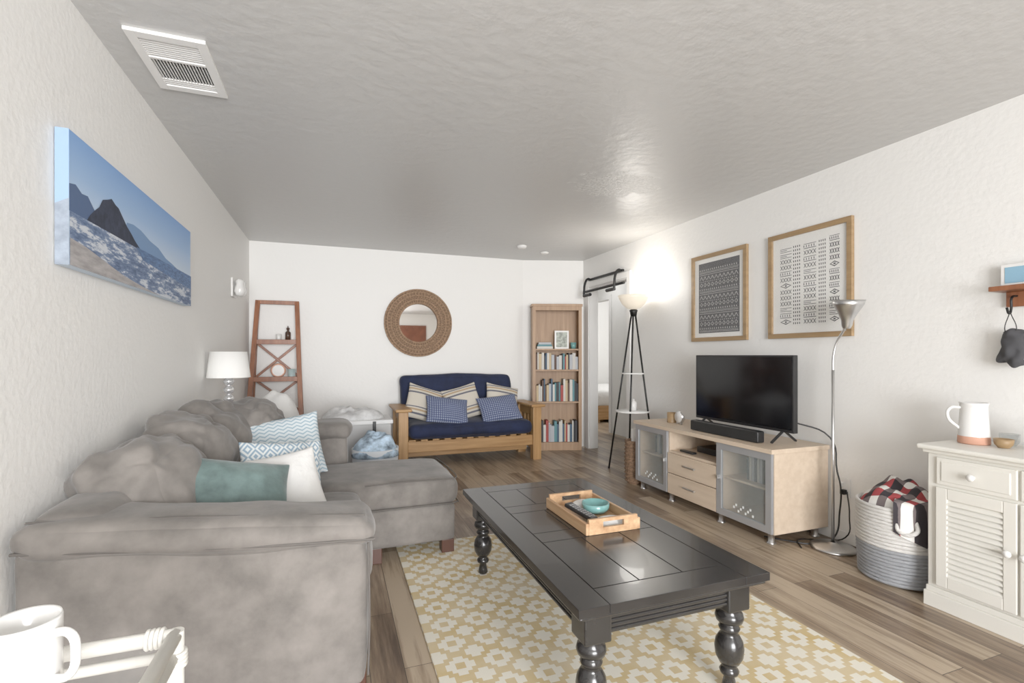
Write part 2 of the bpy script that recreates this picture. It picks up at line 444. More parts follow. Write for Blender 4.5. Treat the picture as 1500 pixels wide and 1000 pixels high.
for k in range(5):
    z = .335 + k * .0145
    L.append((a0, a1, b0, b1, z, z + .0115))
L.append((a0 + .004, a1 - .004, b0 + .004, b1 - .004, .33, ZT - .04))
boxes('table_apron', L, M['tbl'], c_, .004)
prof = [(.020, 0), (.026, .008), (.022, .03), (.017, .055), (.03, .065), (.033, .075), (.027, .085), (.02, .095), (.034, .105), (.046, .13), (.049, .16), (.045, .185), (.034, .205),
        (.024, .215), (.032, .222), (.036, .232), (.028, .244), (.024, .25), (.044, .258), (.048, .272), (.044, .288), (.03, .30), (.038, .31)]
for i, (x, y) in enumerate([(a0 + .04, b0 + .04), (a1 - .04, b0 + .04), (a0 + .04, b1 - .04), (a1 - .04, b1 - .04)]):
    lathe('leg_%d' % i, [(r, z * (.31 - .0125) / .31 + .0125) for r, z in prof], (x, y, 0), M['tbl'], c_, 28)
    boxes('leg_block_%d' % i, [(x - .047, x + .047, y - .047, y + .047, .308, ZT - .041)], M['tbl'], c_, .006)

# tray with contents
t_ = G('serving_tray')
x0, x1, y0, y1 = .965, 1.225, 1.76, 2.16; z = ZT + .001
boxes('tray_base', [(x0 + .014, x1 - .014, y0 + .014, y1 - .014, z, z + .010)], M['tray'], t_, .001)
boxes('tray_sides', [(x0, x0 + .014, y0, y1, z, z + .048), (x1 - .014, x1, y0, y1, z, z + .048)], M['tray'], t_, .003)
def tray_end(nm, ya, yb):
    zt = z + .064; xa, xb = x0 + .014, x1 - .014; cx = (xa + xb) / 2
    boxes(nm, [(xa, xb, ya, yb, z, z + .026), (xa, cx - .05, ya, yb, z + .026, z + .05), (cx + .05, xb, ya, yb, z + .026, z + .05), (xa, xb, ya, yb, z + .05, zt)], M['tray'], t_, .0008)
tray_end('end_near', y0, y0 + .014); tray_end('end_far', y1 - .014, y1)
lathe('teal_bowl', [(.025, 0), (.05, .006), (.062, .02), (.064, .045), (.06, .046), (.056, .022), (.02, .012), (0, .012)], (1.14, 1.99, z + .0105), M['tealc'], t_, close=False)
rc = G('remote_control')
boxes('remote_body', [(-.022, .022, -.085, .085, 0, .018)], M['black'], rc, .005)
L = []
for i in range(3):
    for j in range(8): L.append((-.016 + i * .012, -.009 + i * .012, -.07 + j * .017, -.06 + j * .017, .018, .0205))
boxes('remote_buttons', L, [mat('remote_button_grey', (.25, .25, .25), .5)], rc, 0)
GR.remove(rc); rc.location = (1.035, 1.94, z + .030); rc.rotation_euler = (.16, 0, .3)
heap('folded_napkin', 1.13, 1.85, z + .010, .07, .05, .02, M['fabricw'], t_, seed=3)
heap('coaster_stack', 1.13, 2.095, z + .010, .06, .035, .03, M['fabricw'], t_, seed=5)

# ---------------------------------------------------------------- sofa
s_ = G('sectional_sofa'); F = M['sofa']
XB = XL + .02
soft('seat_base', XB, .11, 1.90, 2.86, .06, .31, F, s_, .03, wr=.004)
soft('chaise_base', XB, .68, 2.84, 3.52, .085, .31, F, s_, .03, wr=.004)
soft('back_frame', XB, -.62, 1.76, 3.76, .06, .74, F, s_, .07, wr=.008)
soft('seat_cushion', -.62, .135, 1.94, 2.84, .29, .455, F, s_, .06, (.02, .01, .03), .010, seed=1)
soft('chaise_cushion', -.62, .70, 2.84, 3.52, .29, .46, F, s_, .06, (.02, .012, .02), .008, seed=2)
soft('arm_near_body', XB, .10, 1.725, 1.965, .06, .575, F, s_, .035, (0.02, .012, 0), .007, seed=3, shear=.085, sfix=True)
soft('arm_near_roll', XB, .125, 1.70, 1.98, .53, .632, F, s_, .05, (.012, .012, .012), .014, seed=4, n=19, shear=.085)
tube('arm_seam', [(.128, 1.72, .563), (-.1, 1.700, .583), (-.4, 1.699, .608), (-.83, 1.710, .646)], .0045, M['seam'], s_)
tube('arm_seam_top', [(.10, 1.76, .636), (-.2, 1.758, .668), (-.5, 1.758, .694), (-.82, 1.76, .715)], .003, M['seam'], s_)
tube('arm_seam_v', [(.108, 1.728, .10), (.112, 1.722, .3), (.108, 1.726, .55)], .0035, M['seam'], s_)
soft('arm_far_body', XB, .08, 3.51, 3.76, .06, .66, F, s_, .04, (0.01, .01, 0), .006, seed=5)
soft('arm_far_roll', XB, .11, 3.48, 3.78, .61, .73, F, s_, .055, (.01, .01, .01), .012, seed=6)
tube('chaise_piping', [(-.5, 2.838, .315), (.2, 2.832, .312), (.66, 2.838, .312), (.70, 2.86, .312), (.703, 3.2, .312), (.70, 3.5, .312)], .004, M['seam'], s_, spline='POLY')
tube('chaise_top_piping', [(.16, 2.847, .452), (.4, 2.842, .458), (.66, 2.85, .452), (.690, 2.88, .450), (.698, 3.2, .456), (.69, 3.48, .45)], .0035, M['seam'], s_)
for i, (ya, yb, zz, dx) in enumerate([(1.96, 2.44, .85, 0), (2.45, 2.93, .885, 0), (2.94, 3.44, .90, 0.0)]):
    soft('back_cushion_%d' % i, -.81, -.50, ya, yb, .43, zz, F, s_, .12, (.045, .0, .03), .042, seed=10 + i, rot=(0, math.radians(-10), math.radians([-3, 2, -5][i])), n=21, wf=8)
soft('corner_cushion', -.72, -.30, 3.20, 3.48, .45, .90, F, s_, .11, (.02, .03, .03), .042, seed=20, rot=(math.radians(-10), 0, math.radians(-28)), n=19, wf=8)
L = []
for x, y in [(.60, 2.86), (.60, 3.42), (-.80, 3.6), (.03, 1.78), (.03, 3.66), (-.8, 1.78), (.18, 2.86)]:
    L.append((x, x + .075, y, y + .075, .0125 if x > .3 and y < 3 else 0, .09))
boxes('feet', L, M['dwood'], s_, .004)

M['diam'] = pat('blue_white_zigzag', (.60, .65, .67), (.30, .41, .48), 20, 'zigzag')
M['diam2'] = pat('blue_white_diamond', (.68, .71, .71), (.26, .36, .45), 16, 'diamond')
pillow('throw_pillow', .43, .40, .16, (-.27, 3.16, .64), (70, -8, 8), M['diam'], None, seed=1)
pillow('throw_pillow.001', .41, .36, .17, (-.36, 2.18, .615), (55, 13, 20), M['teal'], None, seed=2, wr=.016)
pillow('throw_pillow.002', .32, .32, .13, (-.205, 2.45, .595), (62, -6, 20), M['fabricw'], None, seed=3)
pillow('throw_pillow.003', .40, .36, .13, (-.24, 2.62, .605), (62, 5, 18), M['diam2'], None, seed=4)

# side table with lamp behind the sofa
st = G('side_table')
boxes('side_table_top', [(-.84, -.24, 3.83, 4.45, .57, .60)], M['cherry'], st, .004)
boxes('side_table_legs', [(-.83, -.79, 3.84, 3.88, 0, .57), (-.29, -.25, 3.84, 3.88, 0, .57), (-.83, -.79, 4.40, 4.44, 0, .57), (-.29, -.25, 4.40, 4.44, 0, .57), (-.82, -.26, 3.885, 4.395, .2, .22)], M['cherry'], st, .003)
tl = G('table_lamp'); lx, ly = -.715, 3.985
lathe('lamp_base', [(.07, .601), (.07, .615), (.03, .625), (.02, .64), (.012, .66)], (lx, ly, 0), M['chrome'], tl)
pr = []
for i in range(6):
    zz = .66 + i * .062
    pr += [(.012, zz), (.027, zz + .012), (.036, zz + .031), (.027, zz + .05), (.012, zz + .062)]
lathe('lamp_beads', pr, (lx, ly, 0), mat('lamp_crystal', (.75, .75, .76), .08, .6), tl)
cyl('lamp_rod', (lx, ly, 1.03), (lx, ly, 1.20), .006, M['chrome'], tl)
lathe('lamp_shade', [(.14, 1.03), (.118, 1.215), (.116, 1.215), (.138, 1.03)], (lx, ly, 0), M['shade'], tl, close=False)
heap('white_blanket', -.43, 4.22, .60, .185, .20, .29, M['fabricw'], seed=8, amp=.22, fr=4.5)

# storage boxes behind sofa
sb = G('storage_chest')
soft('chest_body', -.14, .50, 4.65, 5.05, .0, .56, mat('grey_canvas', (.42, .42, .42), .85, bump=.3), sb, .02, (.0, .01, 0))
boxes('chest_lid', [(-.155, .515, 4.64, 5.06, .55, .59)], mat('chest_lid_white', (.66, .66, .66), .6), sb, .01)
boxes('chest_straps', [(.0, .03, 4.632, 4.645, .05, .58), (.33, .36, 4.632, 4.645, .05, .58)], M['blackm'], sb, .002)
heap('folded_throw', .16, 4.85, .59, .29, .19, .10, mat('light_grey_throw', (.6, .6, .6), .9, var=.25, vscale=12), seed=12, amp=.5)
lb = G('towel_bin')
lathe('bin_body', [(.15, 0), (.17, .02), (.19, .42), (.18, .42), (.16, .05)], (.32, 4.2, 0), mat('plastic_bin', (.62, .65, .68), .4), lb, close=False)
heap('towels', .32, 4.2, .36, .19, .19, .17, M['blue'], lb, seed=17, amp=.4, fr=8)

# ---------------------------------------------------------------- canvas picture
cv = G('canvas_picture')
cy0, cy1, cz0, cz1 = 2.0, 3.435, 1.487, 1.935; cx = -.82
sky, snt, sb_ = new_mat('canvas_sky')
xx, yy, zz_ = sepxyz(snt, objco(snt))
fz = mth(snt, 'DIVIDE', mth(snt, 'SUBTRACT', zz_, cz0), cz1 - cz0)
snt.links.new(ramp(snt, fz, [(.35, (.60, .70, .82)), (.7, (.32, .49, .76)), (1, (.20, .37, .70))]), sb_.inputs['Base Color']); sb_.inputs['Roughness'].default_value = .6
boxes('canvas_body', [(XL + .003, cx, cy0, cy1, cz0, cz1)], sky, cv, .002)
def P(s, t, k): return (cx + .0008 * k, cy0 + s * (cy1 - cy0), cz0 + t * (cz1 - cz0))
def flat(nm, pts, k, m): return raw(nm, [P(s, t, k) for s, t in pts], [tuple(range(len(pts)))], m, cv)
flat('far_mountains', [(0, .40), (0, .60), (.03, .62), (.06, .58), (.09, .59), (.13, .50), (.18, .42), (.18, .38)], 1, mat('pic_blue1', (.07, .12, .24), .7))
flat('ridge', [(.30, .38), (.33, .58), (.38, .60), (.44, .59), (.52, .54), (.60, .52), (.68, .45), (.75, .43), (.82, .40), (.82, .36), (.3, .36)], 1, mat('pic_blue2', (.17, .29, .50), .7))
flat('rock', [(.075, .37), (.10, .45), (.12, .50), (.15, .56), (.17, .64), (.20, .67), (.225, .70), (.25, .67), (.27, .66), (.30, .60), (.33, .54), (.36, .50), (.39, .45), (.43, .40), (.44, .36)], 2, mat('pic_rock', (.028, .036, .065), .8, var=.4, vscale=30))
sea, n2, sb2 = new_mat('canvas_sea')
vv = objco(n2, (1, 4, 20)); ff = noi(n2, vv, 1.8, 8, .75)
n2.links.new(ramp(n2, ff, [(.36, (.045, .085, .18)), (.50, (.15, .22, .37)), (.57, (.62, .66, .72))]), sb2.inputs['Base Color']); sb2.inputs['Roughness'].default_value = .6
flat('sea', [(0, 0), (1, 0), (1, .33), (.8, .38), (.4, .39), (0, .40)], 3, sea)
flat('far_sea', [(.45, .30), (1, .22), (1, .40), (.4, .40)], 3.5, mat('pic_far_sea', (.08, .16, .33), .6, var=.5, vscale=30, st=(1, 1, 6)))
flat('sand', [(0, 0), (.62, 0), (.45, .03), (.30, .07), (.18, .13), (.08, .18), (0, .20)], 4, mat('pic_sand', (.38, .36, .36), .7, var=.25, vscale=12, st=(1, 1, 5)))
raw('wrap_edge', [(XL + .003, cy0 - .0008, cz0), (cx, cy0 - .0008, cz0), (cx, cy0 - .0008, cz0 + .22), (XL + .003, cy0 - .0008, cz0 + .20)], [(0, 1, 2, 3)], mat('pic_wrap', (.24, .28, .34), .7, var=.3, vscale=20), cv)
raw('wrap_edge_sky', [(XL + .003, cy0 - .0008, cz0 + .20), (cx, cy0 - .0008, cz0 + .22), (cx, cy0 - .0008, cz1), (XL + .003, cy0 - .0008, cz1)], [(0, 1, 2, 3)], mat('pic_wrap_sky', (.26, .38, .55), .7), cv)

# wall sconce on left wall
ws = G('wall_sconce')
boxes('sconce_plate', [(XL, XL + .015, 4.88, 5.06, 1.71, 1.88)], M['white'], ws, .006)
for k, y in enumerate((4.93, 5.02)):
    lathe('sconce_cup_%d' % k, [(.0, 1.72), (.03, 1.725), (.045, 1.76), (.04, 1.80), (.03, 1.82), (.035, 1.85), (.02, 1.87), (0, 1.875)], (XL + .062, y, 0), M['ceramic'], ws, close=False)

# ---------------------------------------------------------------- ladder shelf
ls = G('ladder_shelf')
lcx, lyb = -.575, 5.835
def hw(z): return .27 - .08 * z / 1.77
def fy(z): return lyb - .42 + .37 * z / 1.77
for sg, nm in ((-1, 'l'), (1, 'r')):
    beam('upright_' + nm, (lcx + sg * hw(0), fy(0), .0), (lcx + sg * hw(1.77), fy(1.77), 1.77), .045, .05, M['cherry'], ls, up=(0, 1, 0))
    beam('rear_post_' + nm, (lcx + sg * hw(0), lyb - .02, .0), (lcx + sg * hw(1.7), lyb - .02, 1.7), .025, .025, M['cherry'], ls, up=(0, 1, 0))
for i, z in enumerate((.18, .55, .93, 1.32)):
    w_ = hw(z) - .01
    boxes('shelf_%d' % i, [(lcx - w_, lcx + w_, fy(z) + .001, lyb - .01, z, z + .022), (lcx - w_, lcx + w_, fy(z) - .018, fy(z), z - .015, z + .035)], M['cherry'], ls, .003)
boxes('top_rail', [(lcx - hw(1.74) , lcx + hw(1.74), fy(1.74) - .02, fy(1.74) + .02, 1.735, 1.775)], M['cherry'], ls, .003)
for k, (za, zb) in enumerate(((.96, 1.31), (.58, .92))):
    beam('brace_a%d' % k, (lcx - hw(za) + .02, lyb - .03, za), (lcx + hw(zb) - .02, lyb - .03, zb), .025, .015, M['cherry'], ls, up=(0, 1, 0))
    beam('brace_b%d' % k, (lcx + hw(za) - .02, lyb - .045, za), (lcx - hw(zb) + .02, lyb - .045, zb), .025, .015, M['cherry'], ls, up=(0, 1, 0))
lathe('soap_bottle', [(.028, 0), (.028, .09), (.012, .105), (.012, .12), (.016, .12), (.016, .14), (.005, .145), (.005, .16)], (-.47, 5.74, 1.343), mat('amber_glass', (.06, .03, .02), .15))
lathe('glass_tumbler', [(.025, 0), (.028, .07), (.026, .07), (.02, .01)], (-.56, 5.74, 1.343), M['ceramic'])
tc = G('table_clock')
lathe('clock_body', [(0, 0), (.07, 0), (.075, .01), (.07, .025), (.06, .027), (.058, .022), (0, .022)], (-.56, 5.70, 1.028), M['terra'], tc, M=Matrix.Rotation(math.pi / 2, 3, 'X'), close=False)
lathe('clock_face', [(0, .0235), (.058, .0235)], (-.56, 5.70, 1.028), M['ceramic'], tc, M=Matrix.Rotation(math.pi / 2, 3, 'X'), close=False)
lathe('candle_jar', [(.036, 0), (.038, .09), (.034, .09), (.032, .07), (0, .07)], (-.43, 5.68, .953), mat('jar_teal_glass', (.4, .5, .5), .2), close=False)

# ---------------------------------------------------------------- mirror
mr = G('round_wicker_mirror')
mc = Vector((.945, YB, 1.575)); RX = Matrix.Rotation(math.pi / 2, 3, 'X')
lathe('mirror_glass', [(0, .014), (.235, .014)], mc, M['mirror'], mr, 64, RX, close=False)
lathe('mirror_back', [(.23, .001), (.385, .001), (.39, .02), (.36, .032), (.26, .032), (.225, .018)], mc, M['wicker'], mr, 64, RX, close=False)
M['wick2'] = mat('wicker_light', (.32, .20, .12), .7, var=.35, vscale=40)
vs, fs, mi = [], [], []
for i in range(120):
    a = 2 * math.pi * i / 120; da = .018
    r0, r1 = .225, .400 + .006 * math.sin(i * 2.7)
    n = len(vs)
    for rr, h_ in ((r0, .03), (.30, .044), (.36, .042), (r1, .028)):
        for q in (-da, da):
            vs.append(mc + Vector((rr * math.cos(a + q), -(h_ + .007 * ((i % 2))), rr * math.sin(a + q))))
    for k in range(3): fs.append((n + 2 * k, n + 2 * k + 1, n + 2 * k + 3, n + 2 * k + 2)); mi.append((i + k) % 2)
raw('wicker_strands', vs, fs, [M['wicker'], M['wick2']], mr, mi)
for rr, h_ in ((.238, .04), (.275, .046), (.325, .050), (.368, .044), (.396, .034)):
    tube('wicker_ring_%d' % int(rr * 1000), [mc + Vector((rr * math.cos(a * math.pi / 8), -h_, rr * math.sin(a * math.pi / 8))) for a in range(16)], .008, M['wick2'], mr, True)

# ---------------------------------------------------------------- futon
fu = G('futon_sofa')
fx0, fx1 = .62, 2.22
for nm, xa, xb in (('l', fx0, fx0 + .10), ('r', fx1 - .10, fx1)):
    L = [(xa, xb, 5.10, 5.19, 0, .60), (xa, xb, 5.58, 5.66, 0, .60), (xa + .02, xb - .02, 5.19, 5.58, .12, .22), (xa + .02, xb - .02, 5.19, 5.58, .50, .60)]
    for k in range(3): L.append((xa + .035, xb - .035, 5.24 + k * .11, 5.30 + k * .11, .22, .50))
    boxes('arm_posts_' + nm, L, M['oakZ'], fu, .006)
    boxes('arm_top_' + nm, [(xa - .035, xb + .035, 5.06, 5.72, .60, .632)], M['oakX'], fu, .012)
boxes('futon_rails', [(fx0 + .10, fx1 - .10, 5.125, 5.16, .17, .285), (fx0 + .10, fx1 - .10, 5.60, 5.64, .17, .285), (fx0 + .1, fx1 - .1, 5.30, 5.34, .09, .14), (fx0 + .35, fx0 + .4, 5.162, 5.598, .18, .27), (fx1 - .4, fx1 - .35, 5.162, 5.598, .18, .27)], M['oakX'], fu, .005)
boxes('futon_slats', [(fx0 + .11 + k * .125, fx0 + .18 + k * .125, 5.13, 5.66, .286, .30) for k in range(11)], M['oakX'], fu, .002)
soft('seat_mattress', fx0 + .105, fx1 - .105, 5.07, 5.72, .30, .46, M['navy'], fu, .07, (0, .02, .02), .012, seed=41, n=17)
soft('back_mattress', fx0 + .09, fx1 - .16, 5.60, 5.76, .38, .96, M['navy'], fu, .07, (0, .02, .01), .014, seed=42, rot=(math.radians(-9), 0, 0), n=17)
M['strp'] = pat('striped_linen', (.60, .55, .47), (.12, .12, .15), 4.2, 'stripes', c3=(.42, .30, .18))
M['bdot'] = pat('indigo_dots', (.06, .08, .17), (.28, .32, .43), 22, 'dots')
for i, (x, rz) in enumerate(((.94, 18), (1.39, -14), (1.86, 12))):
    nm = 'striped_pillow' + ('' if i == 0 else '.%03d' % i)
    pillow(nm, .44, .42, .14, (x, 5.44, .645), (68, rz, 4), M['strp'], None, seed=50 + i)
for i, (x, ry) in enumerate(((1.16, 8), (1.76, -5))):
    nm = 'indigo_pillow' + ('' if i == 0 else '.%03d' % i)
    pillow(nm, .50, .36, .14, (x, 5.24, .585), (50, ry, 0), M['bdot'], None, seed=60 + i)

# ---------------------------------------------------------------- bookcase
bk = G('bookcase', (2.615, 5.515, 0), math.radians(-17))
W = .31
boxes('case', [(-W, -W + .022, 0, .215, 0, 1.80), (W - .022, W, 0, .215, 0, 1.80), (-W + .022, W - .022, .205, .215, 0, 1.80), (-W - .01, W + .01, -.012, .215, 1.80, 1.83), (-W + .022, W - .022, 0, .02, 0, .08),
      (-W, -W + .04, -.006, -.0005, 0, 1.80), (W - .04, W, -.006, -.0005, 0, 1.80), (-W + .04, W - .04, -.006, .01, 1.75, 1.80)], M['pine'], bk, .001)
boxes('shelves', [(-W + .022, W - .022, .003, .205, z - .02, z) for z in (.10, .61, 1.01, 1.27)], M['pine'], bk, .001)
bcol = [(.62, .60, .55), (.05, .10, .16), (.03, .03, .035), (.35, .05, .04), (.10, .25, .28), (.55, .42, .25), (.45, .47, .5), (.10, .05, .03)]
bm_ = [mat('book_%d' % i, c, .6) for i, c in enumerate(bcol)]
L = []
for z, hmin, hmax in ((.10, .20, .27), (.61, .19, .28), (1.01, .16, .215)):
    x = -W + .03
    while x < W - .05:
        w_ = random.uniform(.014, .038); h_ = random.uniform(hmin, hmax)
        L.append((x, x + w_ - .001, .03 + random.uniform(0, .02), .18, z, z + h_, random.choice([0, 0, 0, 1, 2, 3, 4, 5, 6, 7, 0, 6])))
        x += w_
L += [(-.25, -.05, .03, .18, 1.27, 1.30, 0), (-.24, -.06, .04, .18, 1.30, 1.325, 4), (-.23, -.07, .04, .17, 1.325, 1.35, 6)]
boxes('books', L, bm_, bk, .001)
boxes('small_photo', [(-.02, .16, .08, .1, 1.27, 1.50, 0), (0, .14, .078, .082, 1.29, 1.48, 1)], [M['white'], mat('photo_print', (.35, .38, .33), .5, var=.6, vscale=25)], bk, .001)
lathe('small_cup', [(.03, 0), (.04, .08), (.036, .08), (.03, .01)], (.22, .09, 1.27), M['tealc'], bk)

# ---------------------------------------------------------------- pull-up bar
pu = G('pull_up_bar')
yy0, yy1 = DY0 + .06, DY1 - .06
tube('bar_main', [(2.99, yy0 - .08, 1.99), (2.99, yy1 + .04, 1.99)], .016, M['blackm'], pu, spline='POLY')
for k, y in enumerate((yy0 + .02, yy1 - .02)):
    tube('bar_arm_%d' % k, [(3.015, y, 2.14), (2.985, y, 2.145), (2.95, y, 2.10), (2.93, y, 1.98), (2.93, y, 1.93)], .014, M['blackm'], pu)
    tube('bar_grip_%d' % k, [(2.93, y, 1.93), (2.93, y + (.16 if k == 0 else -.16), 1.93)], .02, M['black'], pu, spline='POLY')
boxes('bar_rest', [(3.01, 3.034, yy0 - .02, yy1 + .02, 2.125, 2.15)], M['blackm'], pu, .002)

# ---------------------------------------------------------------- torchiere
to = G('torchiere_floor_lamp'); tx, ty = 2.83, 4.18
for i, (x, y) in enumerate(((2.715, 4.46), (2.69, 4.06), (2.985, 4.02))):
    cyl('leg_%d' % i, (x, y, 0), (tx + (x - tx) * .06, ty + (y - ty) * .06, 1.64), .009, M['blackm'], to)
for i, z in enumerate((.62, 1.0)):
    f = 1 - z / 1.75
    lathe('shelf_%d' % i, [(0, z), (.26 * f, z), (.26 * f, z + .012), (0, z + .012)], (tx - .02 * f, ty, 0), M['white'], to, close=False)
lathe('collar', [(.03, 1.58), (.035, 1.62), (.042, 1.64), (.03, 1.65)], (tx, ty, 0), M['blackm'], to)
lathe('glass_bowl', [(.03, 1.65), (.07, 1.665), (.11, 1.70), (.145, 1.76), (.155, 1.79), (.149, 1.79), (.10, 1.71), (.03, 1.67)], (tx, ty, 0), M['bowlg'], to, close=False)
lathe('bottle', [(.03, 0), (.03, .08), (.01, .1), (.01, .12)], (2.83, 4.18, .633), M['ceramic'], to)

# ---------------------------------------------------------------- media console
tv = G('tv_stand'); fx, bx, ya, yb, zt = 2.545, 3.03, 2.275, 3.73, .605
y1_, y2_ = 2.745, 3.285
boxes('carcass', [(fx - .015, bx, ya - .012, yb + .012, zt - .028, zt), (fx + .02, bx - .012, ya + .018, yb - .018, .07, .09), (fx + .02, bx, ya, ya + .018, .07, zt - .028), (fx + .02, bx, yb - .018, yb, .07, zt - .028),
      (fx + .02, bx - .012, y1_ - .009, y1_ + .009, .09, zt - .028), (fx + .02, bx - .012, y2_ - .009, y2_ + .009, .09, zt - .028), (bx - .012, bx, ya + .018, yb - .018, .07, zt - .028),
      (fx + .02, bx - .012, y1_ + .009, y2_ - .009, .40, .418), (fx + .06, bx - .012, ya + .018, y1_ - .009, .32, .335), (fx + .06, bx - .012, y2_ + .009, yb - .018, .32, .335)], M['maple'], tv, .001)
boxes('drawers', [(fx, fx + .02, y1_ + .004, y2_ - .004, .075, .236), (fx, fx + .02, y1_ + .004, y2_ - .004, .242, .40)], M['maple'], tv, .003)
L = []
for z in (.16, .325): L.append((fx - .022, fx - .012, 2.95, 3.08, z, z + .012)); L += [(fx - .014, fx, 2.955, 2.965, z, z + .01), (fx - .014, fx, 3.065, 3.075, z, z + .01)]
boxes('drawer_handles', L, M['silver'], tv, .002)
for nm, a, e in (('near', ya + .004, y1_ - .004), ('far', y2_ + .004, yb - .004)):
    q = .045
    boxes('door_frame_' + nm, [(fx - .002, fx + .018, a + q, e - q, .075, .075 + q), (fx - .002, fx + .018, a + q, e - q, zt - .03 - q, zt - .03), (fx - .002, fx + .018, a, a + q, .075, zt - .03), (fx - .002, fx + .018, e - q, e, .075, zt - .03)], M['alu'], tv, .001)
    boxes('door_glass_' + nm, [(fx + .006, fx + .01, a + q, e - q, .12, zt - .075)], M['glass'], tv, 0)
    cy = (a + e) / 2; L = []
    for k in range(9): L.append((fx + .003, fx + .0055, cy - .09 + k * .020, cy - .078 + k * .020, .135 + .018 * ((k * 5) % 3), .15 + .018 * ((k * 5) % 3)))
    boxes('etch_' + nm, L, M['white'], tv, 0)
    boxes('door_knob_' + nm, [(fx - .02, fx - .002, (e - .03 if nm == 'near' else a + .015), (e - .015 if nm == 'near' else a + .03), .32, .35)], M['silver'], tv, .003)
    boxes('dvds_' + nm, [(fx + .12, fx + .3, a + .05 + k * .022, a + .068 + k * .022, .335, .335 + .19 - .02 * (k % 3), k % 3) for k in range(12)], [bm_[6], bm_[0], bm_[2]], tv, .001)
for i, (x, y) in enumerate(((fx + .05, ya + .05), (fx + .05, yb - .05), (bx - .06, ya + .05), (bx - .06, yb - .05), (fx + .05, y1_), (fx + .05, y2_))):
    lathe('foot_%d' % i, [(.028, 0), (.028, .008), (.02, .012), (.02, .07)], (x, y, 0), M['silver'], tv, 20)
db = G('media_player')
boxes('player_body', [(2.72, 2.92, 2.86, 3.14, .419, .465)], M['black'], db, .003)
boxes('remote_control.001', [(2.60, 2.64, 3.05, 3.2, .419, .435)], M['black'], None, .004)

# television
te = G('television')
boxes('tv_panel', [(2.79, 2.83, 2.33, 3.235, .68, 1.19)], M['black'], te, .004)
boxes('tv_bulge', [(2.83, 2.865, 2.5, 3.06, .74, 1.05)], M['black'], te, .015)
boxes('tv_screen', [(2.7875, 2.7895, 2.342, 3.223, .70, 1.178)], mat('tv_screen_glass', (.003, .003, .004), .10), te, 0)
for k, y in enumerate((2.42, 3.14)):
    beam('tv_foot_a%d' % k, (2.81, y, .69), (2.70, y, .612), .018, .012, M['black'], te)
    beam('tv_foot_b%d' % k, (2.81, y, .69), (2.92, y, .612), .018, .012, M['black'], te)
sbr = G('soundbar')
soft('soundbar_body', 2.625, 2.690, 2.46, 3.11, .606, .685, M['black'], sbr, .012)
boxes('soundbar_end', [(2.623, 2.63, 2.47, 3.10, .612, .678)], mat('soundbar_mesh', (.012, .012, .012), .8, bump=.8, bscale=400), sbr, .001)
lathe('candle_jar.001', [(.04, 0), (.04, .085), (.036, .085), (.034, .07), (0, .07)], (2.76, 3.50, .606), M['frame'], close=False)
ak = G('alarm_clock')
lathe('alarm_face', [(0, 0), (.045, 0), (.05, .01), (.045, .03), (0, .03)], (2.76, 3.38, .666), M['ceramic'], ak, M=Matrix.Rotation(-math.pi / 2, 3, 'Y'), close=False)
lathe('alarm_ring', [(.046, .028), (.053, .02), (.046, .0)], (2.76, 3.38, .666), M['silver'], ak, M=Matrix.Rotation(-math.pi / 2, 3, 'Y'), close=False)
boxes('alarm_feet', [(2.735, 2.755, 3.35, 3.362, .606, .63), (2.735, 2.755, 3.398, 3.41, .606, .63)], M['silver'], ak, .002)

tube('power_cable', [(2.86, 2.4, .75), (3.0, 2.24, .66), (3.01, 2.2, .45), (3.0, 2.17, .36), (3.02, 2.19, .2), (2.98, 2.2, .03), (2.82, 2.22, .006), (2.72, 2.31, .006), (2.64, 2.42, .006)], .005, M['black'], None)
tube('power_cable.001', [(3.03, 2.15, .33), (2.98, 2.10, .2), (3.0, 2.14, .05), (2.93, 2.25, .006), (2.8, 2.3, .006), (2.7, 2.2, .006)], .004, M['black'], None)
ou = G('wall_outlet')
boxes('outlet_plate', [(3.04, 3.05, 2.14, 2.22, .29, .41)], M['trim'], ou, .003)
boxes('plug', [(3.01, 3.04, 2.155, 2.185, .31, .34), (3.01, 3.04, 2.175, 2.205, .355, .385, 1)], [M['black'], M['white']], ou, .004)

# wicker basket by stand
wb = G('wicker_basket')
lathe('basket_body', [(.07, 0), (.085, .03), (.095, .2), (.09, .38), (.098, .40), (.085, .40), (.075, .05)], (2.635, 3.865, 0), M['wicker'], wb, close=False)
for k in range(11):
    tube('weave_%d' % k, [(2.635 + (.088 + .006 * math.sin(k * .3)) * math.cos(a * math.pi / 4), 3.865 + (.088 + .006 * math.sin(k * .3)) * math.sin(a * math.pi / 4), .03 + k * .035) for a in range(8)], .008, M['wicker'], wb, True, 4)
lathe('rolled_papers', [(.02, .1), (.02, .50)], (2.62, 3.87, 0), M['white'], wb)

